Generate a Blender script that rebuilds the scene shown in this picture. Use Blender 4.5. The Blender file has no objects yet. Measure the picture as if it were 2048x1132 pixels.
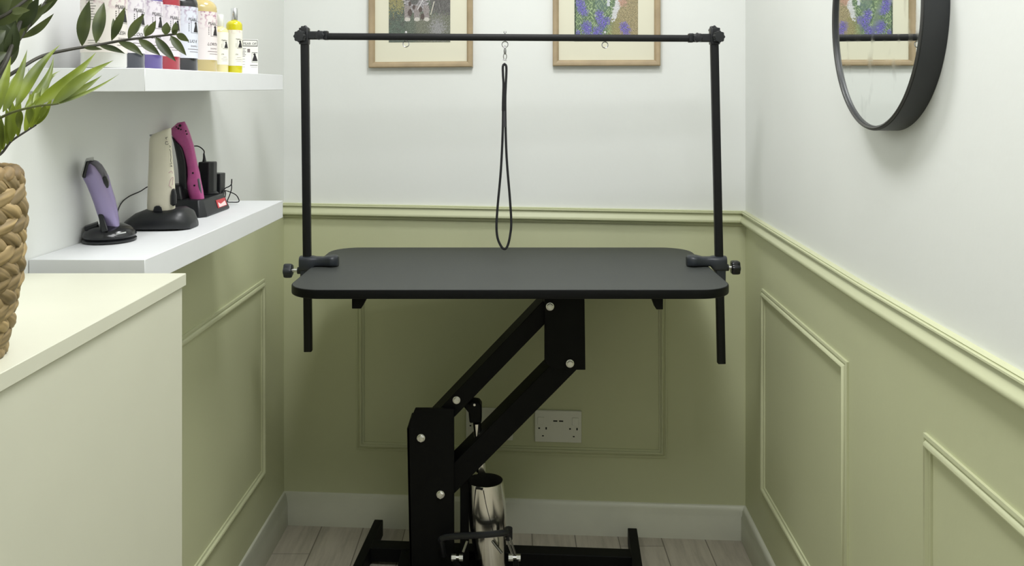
import bpy, math, random
from mathutils import Vector, Matrix, noise
random.seed(7)
PI = math.pi
F = 1750.0; EYE = 1.36; HOR = 195.0; CX = 1024.0
col = bpy.context.scene.collection

def P(px, py, Y):
    """photo pixel at depth Y -> world point"""
    return Vector(((px-CX)/F*Y, Y, EYE-(py-HOR)/F*Y))
V = Vector
# ------------------------------------------------------------------ materials
def srgb(r, g, b):
    def f(c):
        c /= 255.0
        return c/12.92 if c <= .04045 else ((c+.055)/1.055)**2.4
    return (f(r), f(g), f(b), 1)
MATS = {}
def mat(name, color, rough=.5, metal=0., bump=0., bscale=200., var=0., vscale=8., spec=.5, stretch=None, coat=0., trans=0., alpha=1.):
    m = bpy.data.materials.new(name); m.use_nodes = True
    nt = m.node_tree; N = nt.nodes; L = nt.links
    b = N['Principled BSDF']
    b.inputs['Base Color'].default_value = color
    b.inputs['Roughness'].default_value = rough
    b.inputs['Metallic'].default_value = metal
    b.inputs['Specular IOR Level'].default_value = spec
    b.inputs['Coat Weight'].default_value = coat
    b.inputs['Transmission Weight'].default_value = trans
    if bump or var:
        tc = N.new('ShaderNodeTexCoord'); mp = N.new('ShaderNodeMapping')
        L.new(tc.outputs['Object'], mp.inputs[0])
        if stretch: mp.inputs['Scale'].default_value = stretch
    if var:
        n = N.new('ShaderNodeTexNoise'); n.inputs['Scale'].default_value = vscale; n.inputs['Detail'].default_value = 6
        L.new(mp.outputs[0], n.inputs['Vector'])
        r = N.new('ShaderNodeMapRange'); r.inputs['From Min'].default_value = .3; r.inputs['From Max'].default_value = .7
        r.inputs['To Min'].default_value = 1-var; r.inputs['To Max'].default_value = 1+var
        L.new(n.outputs['Fac'], r.inputs['Value'])
        mx = N.new('ShaderNodeVectorMath'); mx.operation = 'SCALE'
        mx.inputs[0].default_value = color[:3]
        L.new(r.outputs[0], mx.inputs['Scale']); L.new(mx.outputs[0], b.inputs['Base Color'])
    if bump:
        n2 = N.new('ShaderNodeTexNoise'); n2.inputs['Scale'].default_value = bscale; n2.inputs['Detail'].default_value = 3
        L.new(mp.outputs[0], n2.inputs['Vector'])
        bp = N.new('ShaderNodeBump'); bp.inputs['Strength'].default_value = bump; bp.inputs['Distance'].default_value = .001
        L.new(n2.outputs['Fac'], bp.inputs['Height']); L.new(bp.outputs[0], b.inputs['Normal'])
    return m
M_white = mat('white_wall_paint', srgb(229,231,227), .6, bump=.25, bscale=60, var=.015, vscale=2.5)
M_green = mat('sage_wall_paint', srgb(199,202,165), .5, bump=.2, bscale=80, var=.02, vscale=4)
M_greentrim = mat('sage_trim_paint', srgb(196,199,163), .42, bump=.05, bscale=60)
M_skirt = mat('skirting_white_paint', srgb(218,219,204), .4, var=.03, vscale=12)
M_shelf = mat('white_shelf_laminate', srgb(225,227,228), .45, var=.01, vscale=20)
M_cab = mat('cream_laminate', srgb(212,212,193), .42, var=.012, vscale=10)
M_ceil = mat('ceiling_paint', srgb(240,240,236), .8)
M_black = mat('black_powder_coat', srgb(17,18,19), .45, bump=.3, bscale=900, spec=.3)
M_blackdeep = mat('black_steel_lift', srgb(7,8,8), .6, bump=.3, bscale=900, spec=.18)
M_plast = mat('black_plastic', srgb(23,25,28), .38, bump=.15, bscale=700)
M_clampm = mat('dark_grey_cast_plastic', srgb(42,46,52), .38, bump=.2, bscale=500)
M_table = mat('textured_rubber_top', srgb(62,65,63), .55, bump=.5, bscale=1200, var=.04, vscale=40)
M_edge = mat('black_table_edging', srgb(8,9,10), .5, bump=.2, bscale=200, spec=.2)
M_chrome = mat('chrome', (.86,.85,.80,1), .16, 1., bump=.03, bscale=40)
M_zinc = mat('zinc_bolt', (.80,.80,.76,1), .32, 1.)
M_steel = mat('steel_ring', (.34,.34,.34,1), .25, 1.)
M_rope = mat('black_cord', srgb(28,28,30), .85, bump=.6, bscale=900)
M_oak = mat('light_oak', srgb(164,145,114), .5, bump=.1, bscale=60, var=.10, vscale=30, stretch=(1,1,1))
M_mount = mat('cream_mount_card', srgb(222,219,198), .8, var=.012, vscale=6)
M_glossw = mat('socket_white_plastic', srgb(226,226,216), .3)
M_dark = mat('dark_slot', srgb(14,14,12), .8)
M_gloss_black = mat('gloss_black_plastic', srgb(24,25,28), .18)
M_mirrorframe = mat('black_mirror_frame', srgb(40,42,44), .42, bump=.1, bscale=300)
M_mirrorrim = mat('dark_grey_mirror_rim', srgb(62,62,60), .4)
M_mirror = mat('mirror_glass', (.90,.92,.90,1), .015, 1.)
M_purple = mat('metallic_lilac_plastic', srgb(160,148,190), .30, .35)
M_greyp = mat('grey_plastic', srgb(104,102,110), .4)
M_cream = mat('cream_white_plastic', srgb(222,217,196), .38, var=.03, vscale=30)
M_pink = mat('magenta_plastic', srgb(190,86,148), .35, var=.10, vscale=60)
M_redlab = mat('red_sticker', srgb(190,52,60), .4)
M_whitelab = mat('white_sticker_print', srgb(238,214,212), .5)
M_ink = mat('black_ink', srgb(40,38,40), .6)
M_inkgrey = mat('grey_ink', srgb(120,112,112), .6)
M_pinkink = mat('pink_ink', srgb(196,150,166), .6)
M_silver = mat('silver_cap', (.62,.63,.64,1), .22, 1.)
M_clearcap = mat('frosted_clear_cap', srgb(226,228,220), .25, coat=.3)
# leaves
def leafmat(name, c1, c2):
    m = bpy.data.materials.new(name); m.use_nodes = True
    nt = m.node_tree; N = nt.nodes; L = nt.links
    b = N['Principled BSDF']; out = N['Material Output']
    b.inputs['Roughness'].default_value = .42
    tc = N.new('ShaderNodeTexCoord'); n = N.new('ShaderNodeTexNoise'); n.inputs['Scale'].default_value = 22
    L.new(tc.outputs['Object'], n.inputs['Vector'])
    cr = N.new('ShaderNodeValToRGB'); cr.color_ramp.elements[0].position = .35; cr.color_ramp.elements[1].position = .65
    cr.color_ramp.elements[0].color = c1; cr.color_ramp.elements[1].color = c2
    L.new(n.outputs['Fac'], cr.inputs[0]); L.new(cr.outputs[0], b.inputs['Base Color'])
    t = N.new('ShaderNodeBsdfTranslucent'); L.new(cr.outputs[0], t.inputs['Color'])
    mx = N.new('ShaderNodeMixShader'); mx.inputs[0].default_value = .32
    L.new(b.outputs[0], mx.inputs[1]); L.new(t.outputs[0], mx.inputs[2]); L.new(mx.outputs[0], out.inputs['Surface'])
    return m
M_leafdark = leafmat('dark_leaf', srgb(44,54,32), srgb(76,88,50))
M_leafmid = leafmat('mid_leaf', srgb(58,68,40), srgb(98,108,62))
M_leafbright = leafmat('bright_leaf', srgb(92,108,34), srgb(150,166,60))
M_stem = mat('dark_stem', srgb(52,50,40), .6, var=.2, vscale=60)
M_stemgreen = mat('green_stem', srgb(96,104,52), .6, var=.2, vscale=60)
# colour-attribute material (prints, woven fibre)
def attrmat(name, rough, bump=0.):
    m = bpy.data.materials.new(name); m.use_nodes = True
    nt = m.node_tree; b = nt.nodes['Principled BSDF']
    a = nt.nodes.new('ShaderNodeAttribute'); a.attribute_name = 'tone'
    nt.links.new(a.outputs['Color'], b.inputs['Base Color']); b.inputs['Roughness'].default_value = rough
    return m
M_weave = attrmat('woven_water_hyacinth', .62)
M_print = attrmat('photo_print', .5)
# bottle label: white paper with a pink floral band
def labelmat(name, base, flower, z0, z1):
    m = bpy.data.materials.new(name); m.use_nodes = True
    nt = m.node_tree; N = nt.nodes; L = nt.links; b = N['Principled BSDF']
    b.inputs['Roughness'].default_value = .4
    tc = N.new('ShaderNodeTexCoord'); sp = N.new('ShaderNodeSeparateXYZ'); L.new(tc.outputs['Object'], sp.inputs[0])
    mr = N.new('ShaderNodeMapRange'); mr.inputs['From Min'].default_value = z0; mr.inputs['From Max'].default_value = z1
    L.new(sp.outputs['Z'], mr.inputs['Value'])
    v = N.new('ShaderNodeTexVoronoi'); v.feature = 'DISTANCE_TO_EDGE'; v.inputs['Scale'].default_value = 130
    n = N.new('ShaderNodeTexNoise'); n.inputs['Scale'].default_value = 130; n.inputs['Detail'].default_value = 4
    L.new(tc.outputs['Object'], n.inputs['Vector'])
    nr = N.new('ShaderNodeMapRange'); nr.inputs['From Min'].default_value = .5; nr.inputs['From Max'].default_value = .62
    L.new(n.outputs['Fac'], nr.inputs['Value'])
    mu = N.new('ShaderNodeMath'); mu.operation = 'MULTIPLY'; L.new(mr.outputs[0], mu.inputs[0]); L.new(nr.outputs[0], mu.inputs[1])
    mx = N.new('ShaderNodeMix'); mx.data_type = 'RGBA'; mx.inputs['A'].default_value = base; mx.inputs['B'].default_value = flower
    L.new(mu.outputs[0], mx.inputs['Factor']); L.new(mx.outputs['Result'], b.inputs['Base Color'])
    return m
# floor planks
def floormat():
    m = bpy.data.materials.new('grey_wood_planks'); m.use_nodes = True
    nt = m.node_tree; N = nt.nodes; L = nt.links; b = N['Principled BSDF']; b.inputs['Roughness'].default_value = .45
    tc = N.new('ShaderNodeTexCoord'); sp = N.new('ShaderNodeSeparateXYZ'); L.new(tc.outputs['Object'], sp.inputs[0])
    def math_(op, a, bb=None):
        n = N.new('ShaderNodeMath'); n.operation = op
        for i, x in enumerate((a, bb)):
            if x is None: continue
            if isinstance(x, (int, float)): n.inputs[i].default_value = x
            else: L.new(x, n.inputs[i])
        return n.outputs[0]
    u = math_('DIVIDE', math_('ADD', sp.outputs['X'], .603), .133)
    fr = math_('FRACT', u); fl = math_('FLOOR', u)
    d = math_('MINIMUM', fr, math_('SUBTRACT', 1, fr))
    seam = math_('LESS_THAN', d, .013)
    yo = math_('ADD', math_('DIVIDE', sp.outputs['Y'], 1.1), math_('MULTIPLY', fl, .37))
    fy = math_('FRACT', yo); seam2 = math_('LESS_THAN', fy, .002)
    sm = math_('MAXIMUM', seam, seam2)
    cmb = N.new('ShaderNodeCombineXYZ'); L.new(fl, cmb.inputs[0]); L.new(math_('FLOOR', yo), cmb.inputs[1])
    wn = N.new('ShaderNodeTexWhiteNoise'); L.new(cmb.outputs[0], wn.inputs['Vector'])
    mp = N.new('ShaderNodeMapping'); mp.inputs['Scale'].default_value = (22, 2.2, 1); L.new(tc.outputs['Object'], mp.inputs[0])
    ng = N.new('ShaderNodeTexNoise'); ng.inputs['Scale'].default_value = 1.6; ng.inputs['Detail'].default_value = 8; ng.inputs['Roughness'].default_value = .65
    L.new(mp.outputs[0], ng.inputs['Vector'])
    cr = N.new('ShaderNodeValToRGB'); cr.color_ramp.elements[0].position = .32; cr.color_ramp.elements[1].position = .6
    cr.color_ramp.elements[0].color = srgb(158,151,136); cr.color_ramp.elements[1].color = srgb(188,181,165)
    L.new(math_('ADD', ng.outputs['Fac'], math_('MULTIPLY', math_('SUBTRACT', wn.outputs['Value'], .5), .12)), cr.inputs[0])
    mx = N.new('ShaderNodeMix'); mx.data_type = 'RGBA'; L.new(cr.outputs[0], mx.inputs['A']); mx.inputs['B'].default_value = srgb(86,80,68)
    L.new(math_('MULTIPLY', sm, .75), mx.inputs['Factor']); L.new(mx.outputs['Result'], b.inputs['Base Color'])
    return m
M_floor = floormat()
# liquids
def liquid(name, c, rough=.12): return mat(name, c, rough, coat=.5)

# ------------------------------------------------------------------ mesh builder
class MB:
    def __init__(s): s.v = []; s.f = []; s.m = []; s.tone = None
    def add(s, vs, fs, mi=0):
        o = len(s.v); s.v += [V(p) for p in vs]
        for f in fs: s.f.append([i+o for i in f]); s.m.append(mi)
        return o
    def box(s, a, b, mi=0, mtx=None):
        x0,y0,z0 = a; x1,y1,z1 = b
        vs = [V((x,y,z)) for z in (z0,z1) for y in (y0,y1) for x in (x0,x1)]
        if mtx: vs = [mtx @ p for p in vs]
        s.add(vs, [(0,2,3,1),(4,5,7,6),(0,1,5,4),(2,6,7,3),(0,4,6,2),(1,3,7,5)], mi); return s
    def rings(s, rings, cap=True, closed=False, mi=0):
        n = len(rings[0]); o = len(s.v)
        for r in rings: s.v += [V(p) for p in r]
        R = len(rings)
        for i in range(R if closed else R-1):
            a = o+i*n; b = o+((i+1) % R)*n
            for j in range(n):
                k = (j+1) % n
                s.f.append([a+j, a+k, b+k, b+j]); s.m.append(mi)
        if cap and not closed:
            s.f.append([o+j for j in range(n)][::-1]); s.m.append(mi)
            s.f.append([o+(R-1)*n+j for j in range(n)]); s.m.append(mi)
        return s
    def prism(s, loop, d, mi=0):
        d = V(d); return s.rings([[V(p) for p in loop], [V(p)+d for p in loop]], mi=mi)
    def tube(s, path, r, n=10, closed=False, mi=0):
        path = [V(p) for p in path]; rr = r if isinstance(r, (list, tuple)) else [r]*len(path)
        rings = []; L = len(path); prev = None
        for i, p in enumerate(path):
            if closed: t = path[(i+1) % L]-path[i-1]
            else: t = path[min(i+1, L-1)]-path[max(i-1, 0)]
            t.normalize()
            if prev is None:
                a = V((0,0,1)) if abs(t.z) < .9 else V((0,1,0))
                u = t.cross(a).normalized()
            else: u = (prev-t*prev.dot(t)).normalized()
            prev = u; w = t.cross(u)
            rings.append([p+(u*math.cos(2*PI*k/n)+w*math.sin(2*PI*k/n))*rr[i] for k in range(n)])
        return s.rings(rings, closed=closed, mi=mi)
    def cyl(s, a, b, r, n=24, r2=None, mi=0):
        return s.tube([a, b], [r, r if r2 is None else r2], n, mi=mi)
    def lathe(s, prof, c, n=32, axis=None, sx=1, sy=1, mi=0):
        """prof: (radius, height) pairs"""
        c = V(c); ax = (axis or V((0,0,1))).normalized()
        a = V((0,1,0)) if abs(ax.y) < .9 else V((1,0,0))
        u = a.cross(ax).normalized(); w = ax.cross(u)
        rings = [[c+ax*h+u*(math.cos(2*PI*k/n)*max(r,1e-5)*sx)+w*(math.sin(2*PI*k/n)*max(r,1e-5)*sy) for k in range(n)] for r, h in prof]
        return s.rings(rings, mi=mi)
    def build(s, name, mats, parent=None, smooth=True, bevel=0, ang=35, seg=2):
        me = bpy.data.meshes.new(name)
        off = parent_world(parent)
        me.from_pydata([tuple(p-off) for p in s.v], [], s.f)
        if not isinstance(mats, (list, tuple)): mats = [mats]
        for m in mats: me.materials.append(m)
        me.polygons.foreach_set('material_index', s.m)
        if s.tone:
            at = me.color_attributes.new('tone', 'FLOAT_COLOR', 'POINT')
            for i, c in enumerate(s.tone): at.data[i].color = c
        me.validate(); 
        if smooth:
            me.polygons.foreach_set('use_smooth', [True]*len(me.polygons))
            me.set_sharp_from_angle(angle=math.radians(ang))
        import bmesh
        bm = bmesh.new(); bm.from_mesh(me); bmesh.ops.recalc_face_normals(bm, faces=bm.faces[:]); bm.to_mesh(me); bm.free()
        me.update()
        o = bpy.data.objects.new(name, me); col.objects.link(o)
        if parent: o.parent = parent
        if bevel:
            b = o.modifiers.new('bevel', 'BEVEL'); b.width = bevel; b.segments = seg; b.limit_method = 'ANGLE'; b.angle_limit = math.radians(40)
            b.harden_normals = False
        return o
def parent_world(p):
    v = V((0,0,0))
    while p: v += p.location; p = p.parent
    return v
def thing(name, label, cat, loc, group=None):
    o = bpy.data.objects.new(name, None); col.objects.link(o); o.location = loc
    o.empty_display_size = .05
    o['label'] = label; o['category'] = cat
    if group: o['group'] = group
    return o
def tag(o, label, cat, group=None):
    o['label'] = label; o['category'] = cat
    if group: o['group'] = group
    return o
def struct(o): o['kind'] = 'structure'; return o
def spline(pts, n=8):
    pts = [V(p) for p in pts]; out = []
    q = [pts[0]*2-pts[1]]+pts+[pts[-1]*2-pts[-2]]
    for i in range(1, len(q)-2):
        for k in range(n):
            t = k/n; a,b,c,d = q[i-1],q[i],q[i+1],q[i+2]
            out.append(.5*((2*b)+(c-a)*t+(2*a-5*b+4*c-d)*t*t+(3*b-a-3*c+d)*t**3))
    out.append(pts[-1]); return out

# ------------------------------------------------------------------ room
Z = lambda h: EYE-h
PL = V((-.730, 2.80, 0)); PR = V((.7205, 2.70, 0))
UB = (PR-PL).normalized(); NB = V((UB.y, -UB.x, 0)); WB = (PR-PL).length
dl = V((.0137, 1, 0)).normalized(); NL = V((dl.y, -dl.x, 0))
dr = V((.032, 1, 0)).normalized(); NR = V((-dr.y, dr.x, 0))
LX = lambda y: -.768+.0137*y
RX = lambda y: .634+.032*(y)
LX_ = lambda y: V((LX(y), y, 0)); RX_ = lambda y: V((RX(y), y, 0))
PR = V((RX(2.70), 2.70, 0)); PL = V((LX(2.80), 2.80, 0))
UB = (PR-PL).normalized(); NB = V((UB.y, -UB.x, 0)); WB = (PR-PL).length
CEIL = 2.62; YB = -1.7
def wall(name, a, b, n, hz_a, hz_b, ext=.12):
    """white above, green below; a,b floor points; n inward normal"""
    mb = MB(); back = -n*.1; d = (b-a).normalized()
    A = a-d*ext*0; B = b+d*ext*0
    def quadbox(z0a, z0b, z1a, z1b, mi):
        lo = [A+V((0,0,z0a)), B+V((0,0,z0b)), B+back+V((0,0,z0b)), A+back+V((0,0,z0a))]
        hi = [A+V((0,0,z1a)), B+V((0,0,z1b)), B+back+V((0,0,z1b)), A+back+V((0,0,z1a))]
        mb.rings([lo, hi], mi=mi)
    quadbox(0, 0, hz_a, hz_b, 1); quadbox(hz_a, hz_b, CEIL, CEIL, 0)
    return struct(mb.build(name, [M_white, M_green], smooth=False))
RZ_L = Z(.336); RZ_R = Z(.349); RZ_RR = Z(.362)
wall('wall_back', PL, PR, NB, RZ_L-.02, RZ_R-.02)
wall('wall_left', V((LX(YB), YB, 0)), PL, NL, RZ_L-.01, RZ_L-.01)
wall('wall_right', PR, V((RX(YB), YB, 0)), NR, RZ_R-.02, RZ_RR-.02)
mb = MB(); mb.box((LX(YB)-.1, YB-.1, 0), (RX(YB)+.1, YB, CEIL)); struct(mb.build('wall_front', M_white, smooth=False))
mb = MB(); mb.prism([(-.95,-1.85,-.06),(.95,-1.85,-.06),(.95,2.95,-.06),(-.95,2.95,-.06)], (0,0,.06)); struct(mb.build('floor', M_floor, smooth=False))
mb = MB(); mb.box((-.95,-1.85,CEIL), (.95,2.95,CEIL+.06)); struct(mb.build('ceiling', M_ceil, smooth=False))

def sweep_wall(name, path, profile, m, kind='trim'):
    """path: list of (point, n) at wall face; profile list of (out, up)"""
    mb = MB(); rings = []
    for p, n in path:
        rings.append([V(p)+V(n)*o+V((0,0,u)) for o, u in profile])
    mb.rings(rings); return mb.build(name, m, ang=50)
# corner mitre direction
def mitre(n1, n2):
    b = (n1+n2).normalized(); return b/ b.dot(n1)
rail = [(-.002,0),(.010,0),(.0125,-.0015),(.0115,-.0035),(.0165,-.0045),(.0170,-.0075),(.0105,-.0095),(.0115,-.014),(.0150,-.020),(.0200,-.026),(.0225,-.0305),(.0215,-.0345),(.0150,-.0375),(.0085,-.040),(.0100,-.0425),(.0080,-.0455),(-.002,-.046)]
mRB = mitre(NB, NR); mLB = mitre(NB, NL)
struct(sweep_wall('trim_1', [(PL+V((0,0,RZ_L)), NB), (PR+V((0,0,RZ_R)), mRB)], rail, M_greentrim))
struct(sweep_wall('trim_2', [(PR+V((0,0,RZ_R)), mRB), (V((RX(1.7),1.7,Z(.360))), NR), (V((RX(1.1),1.1,Z(.360))), NR), (V((RX(YB),YB,Z(.360))), NR)], rail, M_greentrim))
skirt = [(-.002,0),(.017,0),(.017,.070),(.0135,.076),(.012,.088),(.007,.098),(.004,.101),(-.002,.101)]
struct(sweep_wall('baseboard_back', [(PL, mLB), (PR, mRB)], skirt, M_skirt))
struct(sweep_wall('baseboard_left', [(V((LX(YB),YB,0)), NL), (PL, mLB)], skirt, M_skirt))
struct(sweep_wall('baseboard_right', [(PR, mRB), (V((RX(YB),YB,0)), NR)], skirt, M_skirt))
mould = [(0,-.002),(0,.005),(.003,.0065),(.0055,.0065),(.007,.004),(.009,.0045),(.012,.010),(.015,.0115),(.018,.010),(.020,.005),(.022,.0045),(.0245,.0035),(.025,-.002)]
def rect_mould(name, o, u, n, s0, s1, z0, z1, profile, m, parent=None, struct_=True, ang=40):
    """closed mitred moulding; profile (inward, out)"""
    u = V(u); n = V(n); o = V(o); mb = MB(); rings = []
    for (s, z, ds, dz) in ((s0,z0,1,1),(s1,z0,-1,1),(s1,z1,-1,-1),(s0,z1,1,-1)):
        rings.append([o+u*(s+ds*a)+V((0,0,z+dz*a))+n*d for a, d in profile])
    mb.rings(rings, closed=True); ob = mb.build(name, m, parent, ang=ang)
    return struct(ob) if struct_ else ob
def sB(px, off=0):     # distance along the back wall of the photo column px
    t = (px-CX)/F; o = PL+NB*off
    # (o + u s).x = t (o+u s).y
    return (t*o.y-o.x)/(UB.x-t*UB.y)
def hB(px, py, off=0):
    s = sB(px, off); y = (PL+NB*off+UB*s).y
    return Z((py-HOR)/F*y)
rect_mould('trim_3', PL, UB, NB, sB(713), sB(1334), hB(713,898), Z(.545), mould, M_greentrim)
V0R = V((RX(0),0,0)); V0L = V((LX(0),0,0))
k = 1/dr.y
rect_mould('trim_4', V0R, dr, NR, 1.795*k, 2.488*k, Z(1.123), Z(.543), mould, M_greentrim)
rect_mould('trim_5', V0R, dr, NR, .55*k, 1.437*k, Z(1.123), Z(.550), mould, M_greentrim)
rect_mould('trim_6', V0L, dl, NL, 1.25, 2.58, Z(1.115), Z(.534), mould, M_greentrim)

# ------------------------------------------------------------------ shelves
def slabbox(name, y0, y1, depth, zt0, zt1, t, label):
    mb = MB()
    fr = lambda y: LX(y)+depth
    lo = [V((LX(y0)+.001,y0,zt0-t)), V((fr(y0),y0,zt0-t)), V((fr(y1),y1,zt1-t)), V((LX(y1)+.001,y1,zt1-t))]
    hi = [p+V((0,0,t)) for p in lo]
    mb.rings([lo,hi]); o = mb.build(name, M_shelf, bevel=.0008, seg=1)
    return tag(o, label, 'shelf')
SH2a, SH2b = Z(-.0457), Z(-.0548)
def sh2(y): return SH2a+(SH2b-SH2a)*(y-1.355)/(2.13-1.355)
slabbox('floating_shelf', 1.355, 2.13, .181, SH2a, SH2b, .0365, 'white floating wall shelf higher up, holding the row of shampoo bottles')
SH1 = Z(.251)
slabbox('floating_shelf', 1.355, 2.13, .181, SH1, SH1, .041, 'white floating wall shelf lower down, holding the clippers on their chargers')

# ------------------------------------------------------------------ cabinet
CT = Z(.261); cx1 = -.484
cab = thing('cabinet', 'tall cream laminate cabinet with overhanging top, front left under the plant basket', 'cabinet', (-.62, .6, 0))
mb = MB(); mb.box((LX(.6)+.012, -.2, 0), (cx1-.004, 1.295, CT-.0185)); mb.build('body', M_cab, cab, bevel=.001, seg=1)
mb = MB(); mb.box((LX(.6)+.010, -.2, CT-.018), (cx1, 1.30, CT)); mb.build('top_panel', M_cab, cab, bevel=.0008, seg=1)

# ------------------------------------------------------------------ basket with plant
bc = V((-.565, .87, CT))
bk = thing('woven_basket', 'round basket of plaited brown water hyacinth on the cream cabinet', 'basket', bc)
def brad(t):
    return .052+.019*math.sin(min(1, t*1.25+.02)*PI/2) - .0035*max(0, t-.75)/.25
BH = .183
mb = MB(); mb.tone = []
rows = 13
for r in range(rows):
    t = (r+.5)/rows; R = brad(t); zc = t*BH; nl = 17
    for kx in range(nl):
        a = 2*PI*(kx+(.5 if r % 2 else 0)+random.uniform(-.08,.08))/nl
        n = V((math.cos(a), math.sin(a), 0)); tg = V((-math.sin(a), math.cos(a), 0))
        tilt = (.42 if r % 2 else -.42)+random.uniform(-.1,.1)
        ax = (tg*math.cos(tilt)+V((0,0,1))*math.sin(tilt)).normalized(); bt = n.cross(ax)
        ln = .0245*R/.07*random.uniform(.9,1.12); hw = .0098*random.uniform(.85,1.1); dp = .0080
        c0 = bc+n*(R-.006+random.uniform(0,.0022))+V((0,0,zc))
        base = V(srgb(158,136,94)[:3])*random.uniform(.6,1.12); seed = random.random()*50
        o = len(mb.v); NR_, NS = 14, 28; vs = []; fs = []
        for i in range(NR_+1):
            s = -1+2*i/NR_; prof = math.sqrt(max(0, 1-abs(s)**1.7))
            for j in range(NS):
                ph = 2*PI*j/NS
                st = noise.noise(V((math.cos(ph)*4.2+seed, math.sin(ph)*4.2, s*.7)))+.5*noise.noise(V((math.cos(ph)*9+seed, math.sin(ph)*9, s*.5)))
                f = prof*(1+.17*st)
                tw = ph+s*.5
                p = c0+ax*(s*ln)+bt*(math.cos(tw)*hw*f)+n*(math.sin(tw)*dp*f - .003*s*s)
                p.z = max(p.z, CT+.0008); vs.append(p)
                k2 = 1+.55*st+.12*noise.noise(V((s*4+seed, ph, 3)))
                cc = base*max(.25, k2); mb.tone.append((cc.x, cc.y, cc.z, 1))
        for i in range(NR_):
            for j in range(NS):
                fs.append((i*NS+j, i*NS+(j+1)%NS, (i+1)*NS+(j+1)%NS, (i+1)*NS+j))
        mb.add(vs, fs)
mb.build('plaited_wall', M_weave, bk, ang=80)
mb = MB(); mb.tone = []
for i, ph in enumerate([x*2*PI/26 for x in range(26)]):   # rim plait
    n = V((math.cos(ph), math.sin(ph), 0)); tg = V((-math.sin(ph), math.cos(ph), 0))
    ax = (tg*.85+V((0,0,.35))+n*(-.3)).normalized(); bt = n.cross(ax).normalized(); nn = ax.cross(bt)
    base = V(srgb(158,132,88)[:3])*random.uniform(.6,1.05); seed = i*3.1; vs=[]; fs=[]
    for a in range(13):
        s = -1+2*a/12; prof = math.sqrt(max(0, 1-abs(s)**2.4))
        for j in range(16):
            p2 = 2*PI*j/16; st = noise.noise(V((math.cos(p2)*3+seed, math.sin(p2)*3, s)))
            f = prof*(1+.15*st)
            vs.append(bc+n*.0625+V((0,0,BH+.001))+ax*s*.0135+bt*math.cos(p2)*.007*f+nn*math.sin(p2)*.007*f)
            cc = base*max(.25,1+.6*st); mb.tone.append((cc.x,cc.y,cc.z,1))
    for a in range(12):
        for j in range(16): fs.append((a*16+j, a*16+(j+1)%16, (a+1)*16+(j+1)%16, (a+1)*16+j))
    mb.add(vs, fs)
mb.build('rim', M_weave, bk, ang=80)
mb = MB(); mb.lathe([(0,.001),(.046,.001)]+[(brad(t)-.009, t*BH) for t in [x/8 for x in range(9)]]+[(.052,BH),(.050,BH-.03),(0,BH-.03)], bc, 32)
mb.build('lining', mat('dark_brown_lining', srgb(70,56,36), .9, var=.2, vscale=80), bk)

plant = thing('leafy_plant', 'artificial leafy green plant with arching fronds growing out of the woven basket', 'plant', bc+V((0,0,BH-.03)))
def leaf(mb, b, t, w, fold=.25, bend=0., roll=0., n=14, pw_=.85, ex_=.95):
    b = V(b); t = V(t); ax = t-b; L = ax.length; ax.normalize()
    view = (-(b+t)/2+V((0,0,EYE))).normalized()
    side = ax.cross(view).normalized()
    side = (Matrix.Rotation(roll, 3, ax) @ side).normalized(); up = side.cross(ax).normalized()
    vs = []; fs = []
    for i in range(n+1):
        s = i/n; wd = w*.5*(math.sin(PI*min(1,s**pw_))**ex_ if 0 < s < 1 else 0)+(.0003 if i==0 else 0)
        c = b+ax*(s*L)+side*(bend*L*math.sin(PI*s))+up*(.05*L*math.sin(PI*s))
        th = up*.0004
        vs += [c+side*wd+up*(fold*wd)-th, c+side*wd*.5+up*(fold*wd*.35)-th, c-th, c-side*wd*.5+up*(fold*wd*.35)-th, c-side*wd+up*(fold*wd)-th]
    for i in range(n):
        for j in range(4): a = i*5+j; fs.append((a, a+1, a+6, a+5))
    mb.add(vs, fs)
def frond(pathpx, leaves, m_leaf, m_stem, r0=.0022, r1=.0010, depth=None, fold=.3, pw_=.85, ex_=.95):
    """pathpx: (px,py,Y)"""
    pts = spline([P(*p) for p in pathpx], 8)
    pts = spline([bc+V((random.uniform(-.02,.02), random.uniform(-.02,.02), BH-.03)), pts[0]], 4)[:-1]+pts
    mb = MB(); mb.tube(pts, [r0+(r1-r0)*i/(len(pts)-1) for i in range(len(pts))], 8)
    st = mb.build('frond_stem', m_stem, plant)
    mb = MB()
    for lf in leaves:
        bx, by, tx, ty, w, Yb = lf[:6]; Yt = lf[6] if len(lf) > 6 else Yb
        leaf(mb, P(bx,by,Yb), P(tx,ty,Yt), w/F*Yb, fold=fold, bend=random.uniform(-.05,.05), roll=random.uniform(-.35,.35), pw_=pw_, ex_=ex_)
    o = mb.build('leaflets', m_leaf, st, ang=60)
    return st
frond([(-90,300,.9),(-40,215,.94),(0,165,.98),(42,136,1.0),(85,112,1.03),(139,99,1.06),(195,90,1.09),(250,80,1.11),(300,74,1.13),(352,68,1.15)],
 [(164,92,179,0,25,1.07),(192,86,208,4,24,1.09,1.11),(223,81,250,14,17,1.10),(224,81,226,36,10,1.10,1.14),(256,77,289,27,18,1.11,1.09),(258,77,284,46,12,1.11,1.14),(290,73,312,41,15,1.12),(290,73,296,48,9,1.12,1.15),(331,70,334,44,17,1.13),(345,68,352,43,13,1.14),(345,68,356,60,9,1.14),
  (168,96,205,99,9,1.07),(200,92,250,107,12,1.08),(237,84,287,112,17,1.10),(277,78,321,111,18,1.12),(311,74,352,123,19,1.13),(341,71,373,111,17,1.14),(352,68,378,83,14,1.15)],
 M_leafmid, M_stem, .0026, .0014)
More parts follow.
